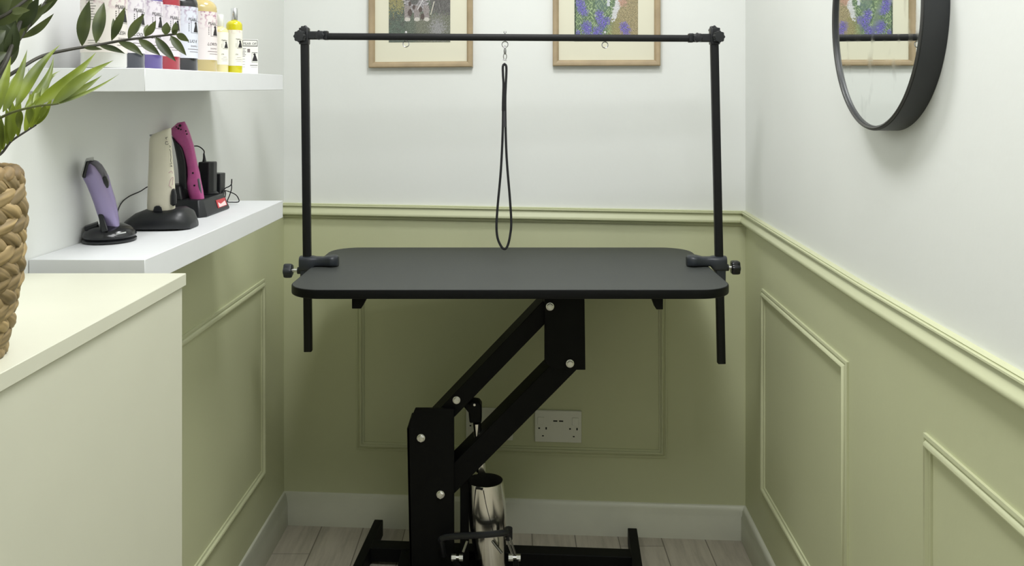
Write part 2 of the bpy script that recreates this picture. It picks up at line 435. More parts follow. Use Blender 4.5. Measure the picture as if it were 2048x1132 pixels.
frond([(-95,320,.9),(-50,262,.9),(0,236,.88),(30,223,.87),(75,212,.87),(105,209,.87),(118,207,.87)],
 [(32,214,121,88,23,.87,.93),(70,210,193,104,25,.87,.93),(62,212,150,140,17,.875,.95),(104,209,228,120,23,.87,.93),(110,209,205,150,16,.872,.93),(112,209,240,147,7,.875,.93),(50,215,108,112,17,.88,.95),(66,214,122,140,12,.88,.96),(6,224,55,98,20,.86,.9),(18,220,40,140,14,.875,.93),(-14,238,22,112,22,.87,.92),(-35,250,6,140,22,.88,.95),(84,212,113,148,12,.88,.96),
  (90,212,80,240,12,.88,.88),(60,214,58,250,14,.88,.88),(40,220,40,262,14,.88,.9)], M_leafbright, M_stemgreen, .0018, .0008, pw_=.62, ex_=1.15)
frond([(-100,345,.9),(-40,330,.93),(0,309,.95),(22,283,.96),(50,264,.97),(72,250,.98)],
 [(6,300,-4,222,20,.95),(14,290,12,214,16,.95),(22,284,22,196,18,.95),(36,273,40,190,18,.96),(50,264,60,186,17,.97),(60,258,84,190,13,.975),(70,251,104,196,15,.98),(-14,318,-24,230,22,.95),(-4,312,4,236,18,.95),(72,250,100,214,8,.98)], M_leafbright, M_stem, .0018, .0009, pw_=.8, ex_=.9)
frond([(-110,310,.86),(-40,240,.9),(0,165,.92),(28,95,.94),(62,45,.96),(95,0,.98),(120,-40,1.)],
 [(42,77,108,27,15,.96),(48,64,108,0,15,.96),(50,60,84,6,12,.96),(70,36,130,-30,16,.98),(30,92,24,22,20,.94),(12,132,-12,50,30,.93),(40,78,44,8,20,.95),(24,104,60,-14,20,.93),(60,46,52,-20,18,.96),(8,140,36,66,22,.95)],
 M_leafmid, M_stem, .0028, .0018)
frond([(-105,300,.85),(-60,220,.84),(0,142,.86),(22,95,.88),(42,40,.9),(54,0,.92),(60,-40,.94)],
 [(22,95,-14,40,34,.88),(12,118,30,44,28,.88),(34,62,-8,18,30,.9),(36,60,78,-6,26,.9),(-20,165,4,60,36,.87),(46,24,6,-30,30,.92),(48,22,40,-40,22,.92),(-30,180,-60,80,34,.86),(2,138,-34,90,30,.87)],
 M_leafdark, M_stem, .003, .0018)
frond([(-110,300,.85),(-80,200,.83),(-50,100,.82),(-20,50,.83),(20,24,.84),(70,-14,.86)],
 [(-20,52,64,-6,38,.84,.86),(-30,62,-60,-10,36,.83),(-5,40,26,-30,30,.84),(-50,100,12,60,34,.83,.86),(-60,140,14,104,32,.83,.86),(20,24,60,20,16,.84)], M_leafmid, M_stem, .0026, .0016)
frond([(-130,300,.86),(-220,180,.84),(-320,120,.85),(-400,100,.86)],
 [(-200,190,-180,90,34,.84),(-250,160,-240,60,34,.84),(-300,130,-310,30,34,.84),(-240,165,-300,210,34,.84),(-300,132,-370,170,34,.85),(-360,110,-420,40,30,.85)], M_leafmid, M_stem, .0026, .0016)

# ------------------------------------------------------------------ picture frames
def paint_left(x, y):
    n1 = noise.noise(V((x*.35, y*.35, 1))); n2 = noise.noise(V((x*.9, y*.9, 5))); n3 = noise.noise(V((x*.12, y*.12, 9)))
    c = V((96,104,92))+V((1,1,1))*(46*n2+18*n1)
    if x < 811+14*n1 and y < 20+34*n1+16*n2: c = V((136,131,92))+V((60,56,40))*n2+V((20,20,0))*n1
    elif x < 811+16*n1: c = V((88,98,88))+V((54,54,48))*n2+V((10,20,14))*n3
    if x > 862+10*n1 and y < 30+18*n1+8*n3: c = V((96,94,92))+V((34,34,34))*noise.noise(V((x*.9, y*.12, 3)))
    if y > 30+16*n1 and x > 830+14*n2: c = V((110,112,98))+V((60,58,52))*n2
    ws = max(0, min(1, 1.7-1.4*math.hypot((x-875)/17, (y-58)/22)+1.2*n1+.8*n2))*.7
    c = c*(1-ws)+V((156,154,160))*ws
    def blob(cx, cy, rx, ry): return ((x-cx)/rx)**2+((y-cy)/ry)**2 < 1+.5*n1+.3*n2
    if blob(832,4,24,22) : c = V((148,144,146))+V((60,58,62))*n1+V((30,30,34))*n2
    if blob(829,-2,9,12): c = V((92,92,90))+V((20,20,20))*n2
    for (lx) in (815, 834, 853):
        if abs(x-lx-2*n1) < 6+2*n1 and 12 < y < 42: c = V((142,134,132))+V((50,48,50))*n2
        if blob(lx,39,5.5,4): c = V((196,192,184))+V((20,20,20))*n2
    for (sx, sy, rr) in ((820,26,4.5),(828,15,3),(841,20,3.5),(845,34,4),(820,8,3)):
        if blob(sx,sy,rr,rr*1.6): c = V((84,72,68))+V((20,20,20))*n2
    if abs((x-868)+(y-6)*.27) < .9 and 4 < y < 30: c = V((200,196,180))
    if abs((x-846)+(y-0)*.55) < .9 and 0 < y < 20: c = V((206,204,206))
    return c
def paint_right(x, y):
    n1 = noise.noise(V((x*.3, y*.3, 11))); n2 = noise.noise(V((x*.8, y*.8, 15))); n3 = noise.noise(V((x*.1, y*.1, 19)))
    g = V((92,114,86))+V((40,46,34))*n2+V((20,20,10))*n1
    br = V((150,138,104))+V((70,62,48))*n2+V((20,16,10))*n1
    e = 1222+10*n1-(y-30)*.25
    w = max(0, min(1, (x-e)/14)); c = g*(1-w)+br*w
    if y > 36 and x > 1215 and x < 1240: c = c*.5+V((140,138,88))*.5
    if 1190 < x < 1215 and y < 20: c = c*.5+V((100,120,124))*.5
    s = noise.noise(V((x*.5+y*.35, y*.1-x*.05, 23)))
    if s > .28 and x < 1225: c = V((160,178,136))
    s = noise.noise(V((x*.5-y*.4, y*.1, 27)))
    if s > .3 and x < 1225: c = V((150,170,124))
    def blob(cx, cy, r): return (x-cx)**2+(y-cy)**2 < r*r*(.95+1.5*n1+1.5*n2)
    for cx, cy, r in ((1158,4,9),(1163,14,9),(1168,24,8),(1173,52,10),(1175,60,9),(1199,28,8),(1200,38,8),(1212,42,8.5),(1205,50,8),(1196,62,9),(1192,70,8),(1248,52,8),(1252,62,9),(1155,66,6),(1156,-20,12),(1190,-30,12),(1210,-60,14),(1180,-80,14)):
        if blob(cx, cy, r): c = c*.22+V((96,88,172))*.78+V((70,66,66))*n2+V((20,10,24))*n1
    ww = max(0, min(1, 1.9-abs(x-1235+.3*(y-10)-5*n1)/(5-.04*y)))*(1 if y < 40+16*n1 else 0)
    c = c*(1-ww)+(V((204,204,206))+V((50,50,50))*n2)*ww
    if abs(x-1217-2*n1) < 3 and y < 12: c = V((196,200,206))
    if blob(1246,4,8): c = V((178,142,122))+V((50,50,50))*n2
    if x < 1152 and n1 > -.2: c = V((52,66,48))
    return c
def picture(px0, px1, pyb, in0, in1, inb, a0, a1, ab, paint, label, tilt):
    off = .018
    s0, s1 = sB(px0, off), sB(px1, off); z0 = hB((px0+px1)/2, pyb, off); w = s1-s0; hgt = w*1.32
    root = thing('picture_frame', label, 'picture', PL+UB*((s0+s1)/2)+V((0,0,z0)), 'framed photographs on the back wall')
    z1 = z0+hgt
    prof = [(0,.001),(0,.018),(.003,.020),(.010,.019),(.015,.016),(.0185,.011),(.0185,.001)]
    # light oak moulding with its slight tilt
    u = (UB+V((0,0,tilt))).normalized()
    rect_mould('frame', PL, u, NB, s0, s1, z0-tilt*(s0+s1)/2, z1-tilt*(s0+s1)/2, prof, M_oak, root, False, 30)
    mb = MB(); o = PL+NB*.004
    mb.prism([o+UB*(s0+.01)+V((0,0,z0+.01)), o+UB*(s1-.01)+V((0,0,z0+.01)), o+UB*(s1-.01)+V((0,0,z1-.01)), o+UB*(s0+.01)+V((0,0,z1-.01))], NB*.003)
    mb.build('mount', M_mount, root, smooth=False)
    sa, sb = sB(a0, .008), sB(a1, .008); za = hB((a0+a1)/2, ab, .008); zb = z1-.10
    nx, nz = 230, int(230*(zb-za)/(sb-sa)); mb = MB(); mb.tone = []
    o = PL+NB*.0078; vs = []; fs = []
    sc = (a1-a0)/(sb-sa)
    for j in range(nz+1):
        for i in range(nx+1):
            s = sa+(sb-sa)*i/nx; z = za+(zb-za)*j/nz
            vs.append(o+UB*s+V((0,0,z)))
            c = paint(a0+(s-sa)*sc, ab-(z-za)*sc)
            g_ = noise.noise(V(((s-sa)*900, z*900, 31)))*78+noise.noise(V(((s-sa)*2400, z*2400, 37)))*44; c = V([max(10, min(240, q*.98+g_)) for q in c])
            mb.tone.append(srgb(*c))
    for j in range(nz):
        for i in range(nx):
            a = j*(nx+1)+i; fs.append((a, a+1, a+nx+2, a+nx+1))
    mb.add(vs, fs)
    # thin card behind the print
    mb.prism([o-NB*.0006+UB*sa+V((0,0,za)), o-NB*.0006+UB*sb+V((0,0,za)), o-NB*.0006+UB*sb+V((0,0,zb)), o-NB*.0006+UB*sa+V((0,0,zb))], NB*.0003)
    mb.tone += [(.2,.2,.2,1)]*8
    mb.build('photograph', M_print, root, ang=60)
    return root
picture(737, 945, 134.7, 749, 932, 122, 777.5, 900.5, 84.5, paint_left, 'light oak framed photo of a grey dog on a mossy rock, on the back wall', .006)
picture(1105.5, 1321, 131.8, 1118, 1308, 120, 1149, 1276, 82.5, paint_right, 'light oak framed photo of violet-blue flowers in grass, nearer the mirror', 0)

# ------------------------------------------------------------------ round mirror
def smudge(m):
    nt = m.node_tree; N = nt.nodes; L = nt.links; b = N['Principled BSDF']
    tc = N.new('ShaderNodeTexCoord'); mp = N.new('ShaderNodeMapping'); mp.inputs['Scale'].default_value = (1, 26, 15); L.new(tc.outputs['Object'], mp.inputs[0])
    n = N.new('ShaderNodeTexNoise'); n.inputs['Scale'].default_value = 1; n.inputs['Detail'].default_value = 4; L.new(mp.outputs[0], n.inputs['Vector'])
    r1 = N.new('ShaderNodeMapRange'); r1.inputs['From Min'].default_value = .5; r1.inputs['From Max'].default_value = .75; r1.inputs['To Min'].default_value = .012; r1.inputs['To Max'].default_value = .12
    L.new(n.outputs['Fac'], r1.inputs['Value']); L.new(r1.outputs[0], b.inputs['Roughness'])
    r2 = N.new('ShaderNodeMapRange'); r2.inputs['From Min'].default_value = .58; r2.inputs['From Max'].default_value = .74; r2.inputs['To Min'].default_value = 1; r2.inputs['To Max'].default_value = .84
    L.new(n.outputs['Fac'], r2.inputs['Value']); v = N.new('ShaderNodeVectorMath'); v.operation = 'SCALE'; v.inputs[0].default_value = (.90,.92,.90)
    L.new(r2.outputs[0], v.inputs['Scale']); L.new(v.outputs[0], b.inputs['Base Color'])
smudge(M_mirror)
yc = 1.562; Rm = .211; zc = Z(-.152); pm = .040
mc = V((RX(yc), yc, zc))
mir = thing('round_mirror', 'round wall mirror with a deep black frame on the right wall', 'mirror', mc)
mb = MB()
mb.lathe([(Rm,.0005),(Rm,pm-.001),(Rm-.0006,pm),(Rm-.0080,pm),(Rm-.0085,pm-.001),(Rm-.0085,pm-.004),(Rm-.0085,.0005)], mc, 160, NR)
mb.f.pop(); mb.f.pop(); mb.m.pop(); mb.m.pop()
n = 160; R_ = 7   # close ring back
for j in range(n):
    k2 = (j+1) % n; mb.f.append([j, (R_-1)*n+j, (R_-1)*n+k2, k2]); mb.m.append(0)
mb.build('frame', M_mirrorframe, mir, ang=30)
mb = MB(); mb.lathe([(Rm-.0085,pm-.006),(Rm-.0085,pm-.0035)], mc, 160, NR); mb.build('mirror_glass', M_mirror, mir, ang=30)
mb = MB()
mb.tube([mc+NR*(pm+.0001)+(dr*math.cos(a)+V((0,0,1))*math.sin(a))*(Rm-.0043) for a in [2*PI*i/160 for i in range(160)]], .0034, 6, True)
mb.build('rim', M_mirrorrim, mir)

# ------------------------------------------------------------------ sockets
def socket(px0, px1, pyt, pyb, label, usb):
    s0, s1 = sB(px0, .01), sB(px1, .01); z1 = hB((px0+px1)/2, pyt, .01); z0 = hB((px0+px1)/2, pyb, .01)
    root = thing('wall_socket', label, 'socket', PL+UB*((s0+s1)/2)+V((0,0,z0)))
    w = s1-s0; h = z1-z0
    def bx(fx0, fx1, fz0, fz1, d0, d1, name, m, bev=0):
        mb = MB(); o = PL+NB*d0
        mb.prism([o+UB*(s0+fx0*w)+V((0,0,z0+fz0*h)), o+UB*(s0+fx1*w)+V((0,0,z0+fz0*h)), o+UB*(s0+fx1*w)+V((0,0,z0+fz1*h)), o+UB*(s0+fx0*w)+V((0,0,z0+fz1*h))], NB*(d1-d0))
        return mb.build(name, m, root, bevel=bev)
    bx(0,1,0,1,.0005,.010,'plate',M_glossw,.002)
    for fx in (.06,.80):
        bx(fx,fx+.14,.56,.80,.0095,.0128,'rocker_switch',M_glossw,.001)
    for c, sg in ((.17,1),(.83,-1)):
        for dx, dz, ww, hh in ((-.075,.44,.035,.045),(.075,.44,.03,.075),(0.005,.20,.04,.035)):
            bx(c+dx-ww/2, c+dx+ww/2, dz-hh/2, dz+hh/2, .0095, .0103, 'pin_hole', M_dark)
    if usb:
        for c in (.44,.565): bx(c-.045,c+.045,.66,.70,.0095,.0104,'usb_port',M_dark)
    return root
socket(1069.5, 1163, 822, 885, 'white double wall socket in full view, right of the lift arm', True)
socket(932, 1026, 817, 880, 'white wall socket mostly hidden behind the sloping lift arm', False)

# ------------------------------------------------------------------ grooming table
HT = .4598; ZT = Z(HT); TY0, TY1 = 2.09, 2.685; TX0, TX1 = -.5455, .5365
tbl = thing('grooming_table', 'black hydraulic dog grooming table with dark grey rubber top and sloping lift arms', 'table', (0, 2.4, 0))
def rrect(x0, x1, y0, y1, r, z, n=10, ins=0):
    pts = []
    for cx_, cy_, a0 in ((x1-r,y1-r,0),(x0+r,y1-r,PI/2),(x0+r,y0+r,PI),(x1-r,y0+r,1.5*PI)):
        for i in range(n+1):
            a = a0+PI/2*i/n; pts.append(V((cx_+(r-ins)*math.cos(a), cy_+(r-ins)*math.sin(a), z)))
    return pts
mb = MB(); mb.rings([rrect(TX0,TX1,TY0,TY1,.085,ZT-.0045,14,.0028), rrect(TX0,TX1,TY0,TY1,.085,ZT,14,.0028)])
mb.build('table_top', M_table, tbl, smooth=False)
mb = MB(); TT = .022
mb.rings([rrect(TX0,TX1,TY0,TY1,.085,z,14,i) for z, i in ((ZT-TT,.0025),(ZT-TT+.0015,.0005),(ZT-TT+.004,0),(ZT-.003,0),(ZT-.001,.0006),(ZT-.0004,.0026),(ZT-.002,.0034))])
mb.build('edge_band', M_edge, tbl, ang=50)
# support bars under the top with tapered front ends
for (xa, xb, chx) in ((-.388,-.354,1), (.340,.366,-1)):
    for yy in (2.12, 2.62):
        mb = MB()
        if chx > 0: loop = [(xa,yy,ZT-TT),(xa,yy,ZT-TT-.030),(xb-.012,yy,ZT-TT-.030),(xb+.004,yy,ZT-TT)]
        else: loop = [(xb,yy,ZT-TT),(xb,yy,ZT-TT-.032),(xa+.010,yy,ZT-TT-.032),(xa-.002,yy,ZT-TT)]
        mb.prism(loop, (0,.04,0)); mb.build('bracket', M_blackdeep, tbl, bevel=.001)
AY0, AY1 = 2.425, 2.525   # lift arms depth range
def quad_px(pts, Y): return [P(x, y, Y) for x, y in pts]
mb = MB(); mb.prism(quad_px([(905,905+20),(912,976),(1160,726),(1150,690),(1125,707)], AY0)[:0] or quad_px([(865,1004-35),(890,1006),(1158,735),(1128,703)], AY0), (0,AY1-AY0,0))
mb.build('lower_arm', M_blackdeep, tbl, bevel=.0015)
mb = MB(); mb.prism(quad_px([(830,869),(853,892),(1112,625),(1086,602)], AY0), (0,AY1-AY0,0))
mb.build('upper_arm', M_blackdeep, tbl, bevel=.0015)
def plate(name, pts, y0, y1, m=M_blackdeep, bev=.0015):
    mb = MB(); mb.prism(quad_px(pts, y0), (0, y1-y0, 0)); return mb.build(name, m, tbl, bevel=bev)
colpts = [(814,857),(830,818),(908,818),(908,1212),(821,1212)]
plate('column', colpts, 2.410, 2.424); plate('column', colpts, 2.526, 2.540)
mb = MB(); mb.prism(quad_px([(814,857),(818,857),(825,1212),(821,1212)], 2.410), (0,.12,0)); mb.build('column', M_blackdeep, tbl)
brp = [(1089,590),(1169,590),(1171,740),(1112,740),(1089,725)]
plate('head_bracket', brp, 2.410, 2.424); plate('head_bracket', [(1089,596),(1169,596),(1171,740),(1112,740),(1089,725)], 2.526, 2.540)
mb = MB(); p0 = P(1130,590,2.42); mb.box((-.30,2.34,ZT-TT-.006),(.36,2.60,ZT-TT)); mb.build('mounting_plate', M_blackdeep, tbl)
for x, y in ((842,876),(881,989),(1100,613),(1140,727)):
    c = P(x, y, 2.410); mb = MB()
    mb.lathe([(.0112,0),(.0112,.0015),(.0095,.002)], c, 24, V((0,-1,0)))
    mb.lathe([(.0098,.0015),(.0098,.0075),(.0085,.0085)], c, 6, V((0,-1,0)))
    mb.lathe([(.0045,.008),(.0045,.011),(.003,.0115)], c, 12, V((0,-1,0)))
    mb.build('bolt', M_zinc, tbl, ang=25)
c = P(913,800,2.425); mb = MB(); mb.lathe([(.0105,0),(.0105,.002)], c, 24, V((0,-1,0))); mb.lathe([(.009,.001),(.009,.008),(.0075,.009)], c, 6, V((0,-1,0))); mb.lathe([(.004,.008),(.004,.012)], c, 12, V((0,-1,0)))
mb.build('bolt', M_zinc, tbl, ang=25)
# base: two feet and a cross bar, square to the back wall
B0 = V((-.414, 2.713, 0)); 
def base_bar(x0, x1, y0, y1, z0, z1, name):
    mb = MB(); o = V((-.03, 2.56, 0)); rot = Matrix.Rotation(math.atan2(UB.y, UB.x), 3, 'Z')
    vs = [(x0,y0),(x1,y0),(x1,y1),(x0,y1)]
    lo = [o+rot @ V((x,y,z0)) for x, y in vs]; mb.prism(lo, (0,0,z1-z0)); return mb.build(name, M_blackdeep, tbl, bevel=.002)
base_bar(-.407, -.380, -.60, .130, 0, .050, 'foot'); base_bar(.374, .402, -.60, .130, 0, .050, 'foot')
base_bar(-.381, .375, -.045, .002, .012, .052, 'cross_bar')
base_bar(-.381, .375, -.50, -.45, .012, .052, 'cross_bar')
mb = MB(); mb.box((-.32, 2.36, .005), (-.14, 2.56, .05)); mb.build('base_plate', M_blackdeep, tbl, bevel=.002)
# hydraulic pump
HY = 2.475
mb = MB()
mb.prism(quad_px([(925,801),(938,808),(942,803),(958,805),(963,812),(963,846),(939,847),(937,826),(922,808)], HY-.02), (0,.04,0))
mb.build('piston_clevis', M_blackdeep, tbl, bevel=.004)
mb = MB(); mb.lathe([(.0035,0),(.0035,.004)], P(949,809,HY-.02), 6, V((0,-1,0))); mb.build('bolt', M_zinc, tbl)
mb = MB(); mb.cyl(P(954,846,HY-.012), P(965,962,HY-.005), .0115, 24); mb.cyl(P(961,925,HY-.006), P(962,942,HY-.006), .014, 24)
mb.build('piston_rod', M_chrome, tbl)
pc = lambda y: P(971+(y-960)*.06, y, HY-.04)
mb = MB(); rings = []
for y, rw in ((960,.0500),(982,.0515),(1012,.0525),(1050,.0518),(1085,.0475),(1120,.0415),(1160,.038),(1185,.037)):
    c = pc(y); rings.append([c+V((math.cos(a)*rw, math.sin(a)*rw*.95, -.005*math.cos(a)*-1 if y < 960 else 0)) for a in [2*PI*i/48 for i in range(48)]])
mb.rings(rings, cap=False)
inner = [[c0+(V((p.x, p.y, 0))-V((c0.x, c0.y, 0)))*0 for p in []] for c0 in []]
mb2 = MB(); rings2 = []
for r_, y in zip(rings, (960,982,1012,1050,1085,1120,1160,1185)):
    c = pc(y); rings2.append([c+(p-c)*.955 for p in r_])
for p in rings2[0]: pass
full = rings[::-1]+rings2
mb = MB(); mb.rings(full, closed=True)
mb.build('pump_cover', M_chrome, tbl, ang=50)
# seams of the cover's front plate: thin dark strips lying on the shell
def on_shell(px, py):
    c = pc(py); rw = .0515+.0009
    x = (px-CX)/F*(c.y-.03)
    dx = max(-.99, min(.99, (x-c.x)/rw)); return V((c.x+dx*rw, c.y-math.sqrt(1-dx*dx)*rw*.95-.0004, P(0,py,c.y-.03).z))
mb = MB()
mb.tube([on_shell(946,1058), on_shell(947,1030), on_shell(949,1000), on_shell(951,975)], .0009, 6)
mb.tube([on_shell(967,975), on_shell(973,1005), on_shell(980,1032), on_shell(987,1058)], .0009, 6)
mb.tube([on_shell(952,972), on_shell(959,971), on_shell(966,972)], .0032, 8)
mb.build('cover_slot', M_dark, tbl)
mb = MB(); mb.box((P(921,0,2.46).x, 2.44, .01), (P(938,0,2.46).x, 2.47, Z((950-HOR)/F*2.46))); mb.build('guide_bar', M_blackdeep, tbl, bevel=.001)
mb = MB()
mb.tube(spline([P(882,1078,2.375), P(900,1073,2.37), P(960,1070,2.355), P(1005,1066,2.36), P(1016,1064,2.375)],5), .0085, 10)
mb.tube([P(1017,1056,2.38), P(1017,1078,2.38)], .011, 12)
mb.tube([P(882,1078,2.375), P(888,1110,2.40)], .0085, 10)
mb.build('pedal_linkage', M_plast, tbl)
for a_, b_, r_ in ((P(1012,1074,2.375), P(1026,1112,2.375), .0035), (P(1019,1074,2.372), P(1032,1112,2.372), .003), (P(985,1082,2.39),P(1004,1106,2.38), .004), (P(934,1082,2.39),P(926,1104,2.38), .004)):
    mb = MB(); mb.tube([a_, b_], r_, 8); mb.build('linkage_rod', M_steel, tbl)
for x0, x1, y in ((1017,1041,1115), (903,926,1115)):
    mb = MB(); mb.cyl(P(x0,y,2.37), P(x1,y,2.37), .0055, 16); mb.cyl(P(x0,y,2.37), P(x0+9,y,2.37), .0088, 6); mb.cyl(P(x1-8,y,2.37), P(x1,y,2.37), .0088, 6)
    mb.build('pivot_bolt', M_zinc, tbl, ang=25)
mb = MB(); mb.box((P(935,0,2.4).x, 2.37, .0), (P(1012,0,2.4).x, 2.50, .04)); mb.build('pump_base', M_blackdeep, tbl, bevel=.003)
for a_, b_ in ((P(906,1120,2.38), P(935,1160,2.30)), (P(1032,1118,2.38), P(1032,1165,2.30))):
    mb = MB(); mb.tube([a_, b_], .008, 10); mb.build('foot_pedal', M_blackdeep, tbl)

# ------------------------------------------------------------------ grooming arm (H frame) clamped on the table
def knob(mb, c, ax, r, t, lobes=7, stem=.0):
    c = V(c); ax = V(ax).normalized()
    a = V((0,0,1)) if abs(ax.z) < .9 else V((1,0,0)); u = a.cross(ax).normalized(); w = ax.cross(u)
    n = lobes*8
    def ring(k_, h):
        return [c+ax*h+(u*math.cos(2*PI*i/n)+w*math.sin(2*PI*i/n))*(r*k_*(1+.08*math.cos(lobes*2*PI*i/n))) for i in range(n)]
    mb.rings([ring(.78,0), ring(.95,.0015), ring(1,t*.25), ring(1,t*.75), ring(.93,t-.001), ring(.6,t)])
arm = thing('overhead_gantry', 'black square-tube gantry clamped to both ends of the table, noose on its bar', 'grooming gantry', (0, 2.4, ZT))
def sq_tube(mb, a, b, s, up=V((0,1,0)), b2=None):
    a = V(a); b = V(b); t = (b-a).normalized(); u = up.cross(t).normalized(); w = t.cross(u)
    s2 = b2 or s
    pr = [(-1,-.8),(-.8,-1),(.8,-1),(1,-.8),(1,.8),(.8,1),(-.8,1),(-1,.8)]
    mb.rings([[q+u*(x*s/2)+w*(y*s/2) for x, y in pr] for q in (a, b)])
YP = 2.385
Lt, Lb = P(609.5,66,YP), P(616.5,702,YP); Rt, Rb = P(1428,66,YP), P(1442.5,726,YP)
for t_, b_ in ((Lt,Lb),(Rt,Rb)):
    mb = MB(); sq_tube(mb, t_, b_, .0205); mb.build('post', M_black, arm, ang=50)
mb = MB(); sq_tube(mb, P(650,73,YP), P(1390,77,YP), .0180); mb.build('cross_bar', M_black, arm, ang=50)
for sgn, xs, y in ((1,(617,656),71), (-1,(1421,1377),76)):
    mb = MB(); sq_tube(mb, P(xs[0],y,YP), P(xs[0]+(xs[1]-xs[0])*.9,y,YP), .0222); sq_tube(mb, P(xs[0]+(xs[1]-xs[0])*.8,y,YP), P(xs[1],y,YP), .0245)
    mb.build('sleeve', M_plast, arm, bevel=.001)
    x = xs[0]-8*sgn
    mb = MB(); sq_tube(mb, P(x,56,YP), P(x,89,YP), .0262); mb.build('corner_joint', M_plast, arm, bevel=.003)
    kx = 603 if sgn > 0 else 1434
    mb = MB(); knob(mb, P(kx,73 if sgn>0 else 74,YP-.014), V((-.35*sgn,-1,0)), .0160, .016, 8); mb.build('knob', M_plast, arm)
    mb = MB(); knob(mb, P(640 if sgn>0 else 1395, y-.5, YP-.010), V((.1*sgn,-1,0)), .0125, .014, 7); mb.build('knob', M_plast, arm)
    # small upper knob seen end-on
    mb = MB(); knob(mb, P(608 if sgn>0 else 1428, 60, YP+.010), V((0,1,0)), .0125, .014, 7); mb.build('knob', M_plast, arm)
# eye bolts under the bar
for x, y in ((812,88),(1010,89),(1210,90)):
    mb = MB(); c = P(x, y, YP)
    mb.tube([c+V((math.cos(a), .15*math.sin(a), math.sin(a)))*.0082 for a in [2*PI*i/28 for i in range(28)]], .0013, 8, True)
    mb.cyl(c+V((0,0,.0082)), P(x, 65, YP), .0016, 8); mb.cyl(P(x,66,YP), P(x,62.5,YP), .0042, 12, .0030)
    mb.build('eye_bolt', M_steel, arm)
# table clamps
def clampset(sg, post_px, py, pad_px, knob_px0, knob_px1, knob_py):
    mb = MB(); xp = P(post_px,0,YP).x; xpad = P(pad_px,0,YP).x
    # body swept as rounded sections from the post block to the pad
    secs = [(xp-.017*sg,.018,.022,.004),(xp-.012*sg,.021,.026,.0),(xp+.016*sg,.021,.026,.0),(xp+.026*sg,.017,.017,.0),(xp+.045*sg,.016,.015,.0),(xp+.062*sg,.022,.0150,.0),(xpad-.018*sg,.026,.0155,.0),(xpad-.006*sg,.021,.0150,.0),(xpad,.010,.0135,.0)]
    rings = []
    for (x, hy, hz, _) in secs:
        zc_ = ZT+.0015+hz*.85+(0 if hz > .02 else .002)
        zb = ZT+.0008 if hz <= .0205 else ZT-.012
        ztop = ZT+.028 if hz > .0205 else ZT+.030
        if hz < .0205: ztop = ZT+.026+(.004 if hy > .02 else 0)
        r = []
        for i in range(20):
            a = 2*PI*i/20; cy_ = math.copysign(abs(math.cos(a))**.5, math.cos(a)); cz_ = math.copysign(abs(math.sin(a))**.6, math.sin(a))
            r.append(V((x, YP+cy_*hy, (zb+ztop)/2+cz_*(ztop-zb)/2)))
        rings.append(r)
    mb.rings(rings)
    root = mb.build('table_clamp', M_clampm, arm, ang=45)
    mb = MB(); xe = (TX0 if sg > 0 else TX1)
    mb.box((min(xp-.014*sg, xp+.012*sg), YP-.016, ZT-.045), (max(xp-.014*sg, xp+.012*sg), YP+.016, ZT-.006)); 
    mb.build('lower_jaw', M_clampm, root, bevel=.003)
    mb = MB(); ka = P(knob_px0,knob_py,YP); kb = P(knob_px1,knob_py,YP); ax = V((-sg,0,0))
    knob(mb, ka, ax, .0185 if sg > 0 else .0185, abs(kb.x-ka.x), 5 if sg > 0 else 6); mb.build('knob', M_gloss_black if sg < 0 else M_clampm, root)
    mb = MB(); mb.cyl(V((xp-.01*sg, ka.y, ka.z)), ka, .0048, 14); mb.build('screw', M_zinc, root)
    mb = MB(); mb.cyl(V((xp-.014*sg, ka.y, ka.z)), V((xp-.024*sg, ka.y, ka.z)), .0095, 16); mb.build('collar', M_plast, root)
clampset(1, 613, 520, 677, 585, 568, 541)
clampset(-1, 1439, 520, 1373, 1462, 1479, 535)

# ------------------------------------------------------------------ grooming noose
nz = thing('grooming_noose', 'black cord grooming noose hanging from the middle ring of the gantry bar', 'noose', P(1010, 95, YP))
mb = MB(); g = lambda x, y, dy=0: P(x, y, YP+dy)
mb.lathe([(.0022,0),(.0034,.004),(.0040,.010),(.0026,.016),(.0018,.024)], g(1010,109), 12)
mb.tube([g(1010+5*math.cos(a)*.62, 113+6.5*math.sin(a)) for a in [2*PI*i/20 for i in range(20)]], .0012, 8, True)
mb.tube([g(1010,101),g(1010,95)], .0014, 8)
mb.cyl(g(1005.5,119), g(1013.5,121), .0014, 8)
mb.build('snap_hook', M_steel, nz)
lp = [g(1009,128),g(1005.8,133),(g(1006,150)),g(1007,170),g(1006.3,200,),g(1005.8,250),g(1004,300),g(1001,350),g(995.5,410),g(993,450),g(995,475),g(1002,492),g(1009,498),g(1015,492),g(1020,472),g(1022.5,445),g(1020,400),g(1015,340),g(1012.5,300),g(1011,250),g(1010.5,200),g(1011.5,170),g(1012.5,150),g(1012.5,133)]
pts = spline([V(p) for p in lp]+[V(lp[0])], 6)[:-1]
mb = MB(); mb.tube([p+V((0,.0006*math.sin(i*.9),0)) for i, p in enumerate(pts)], .0034, 10, True); mb.build('cord', M_rope, nz)
mb = MB(); mb.tube(spline([g(1008.8,176),g(1008,200),g(1007.6,221)],4), [.0058]*9, 14); mb.build('slider', M_rope, nz)
mb = MB(); mb.tube([g(1008.6,221),g(1009,254)], .0047, 12); mb.build('ferrule', mat('dark_grey_ferrule', srgb(58,58,62), .45), nz)

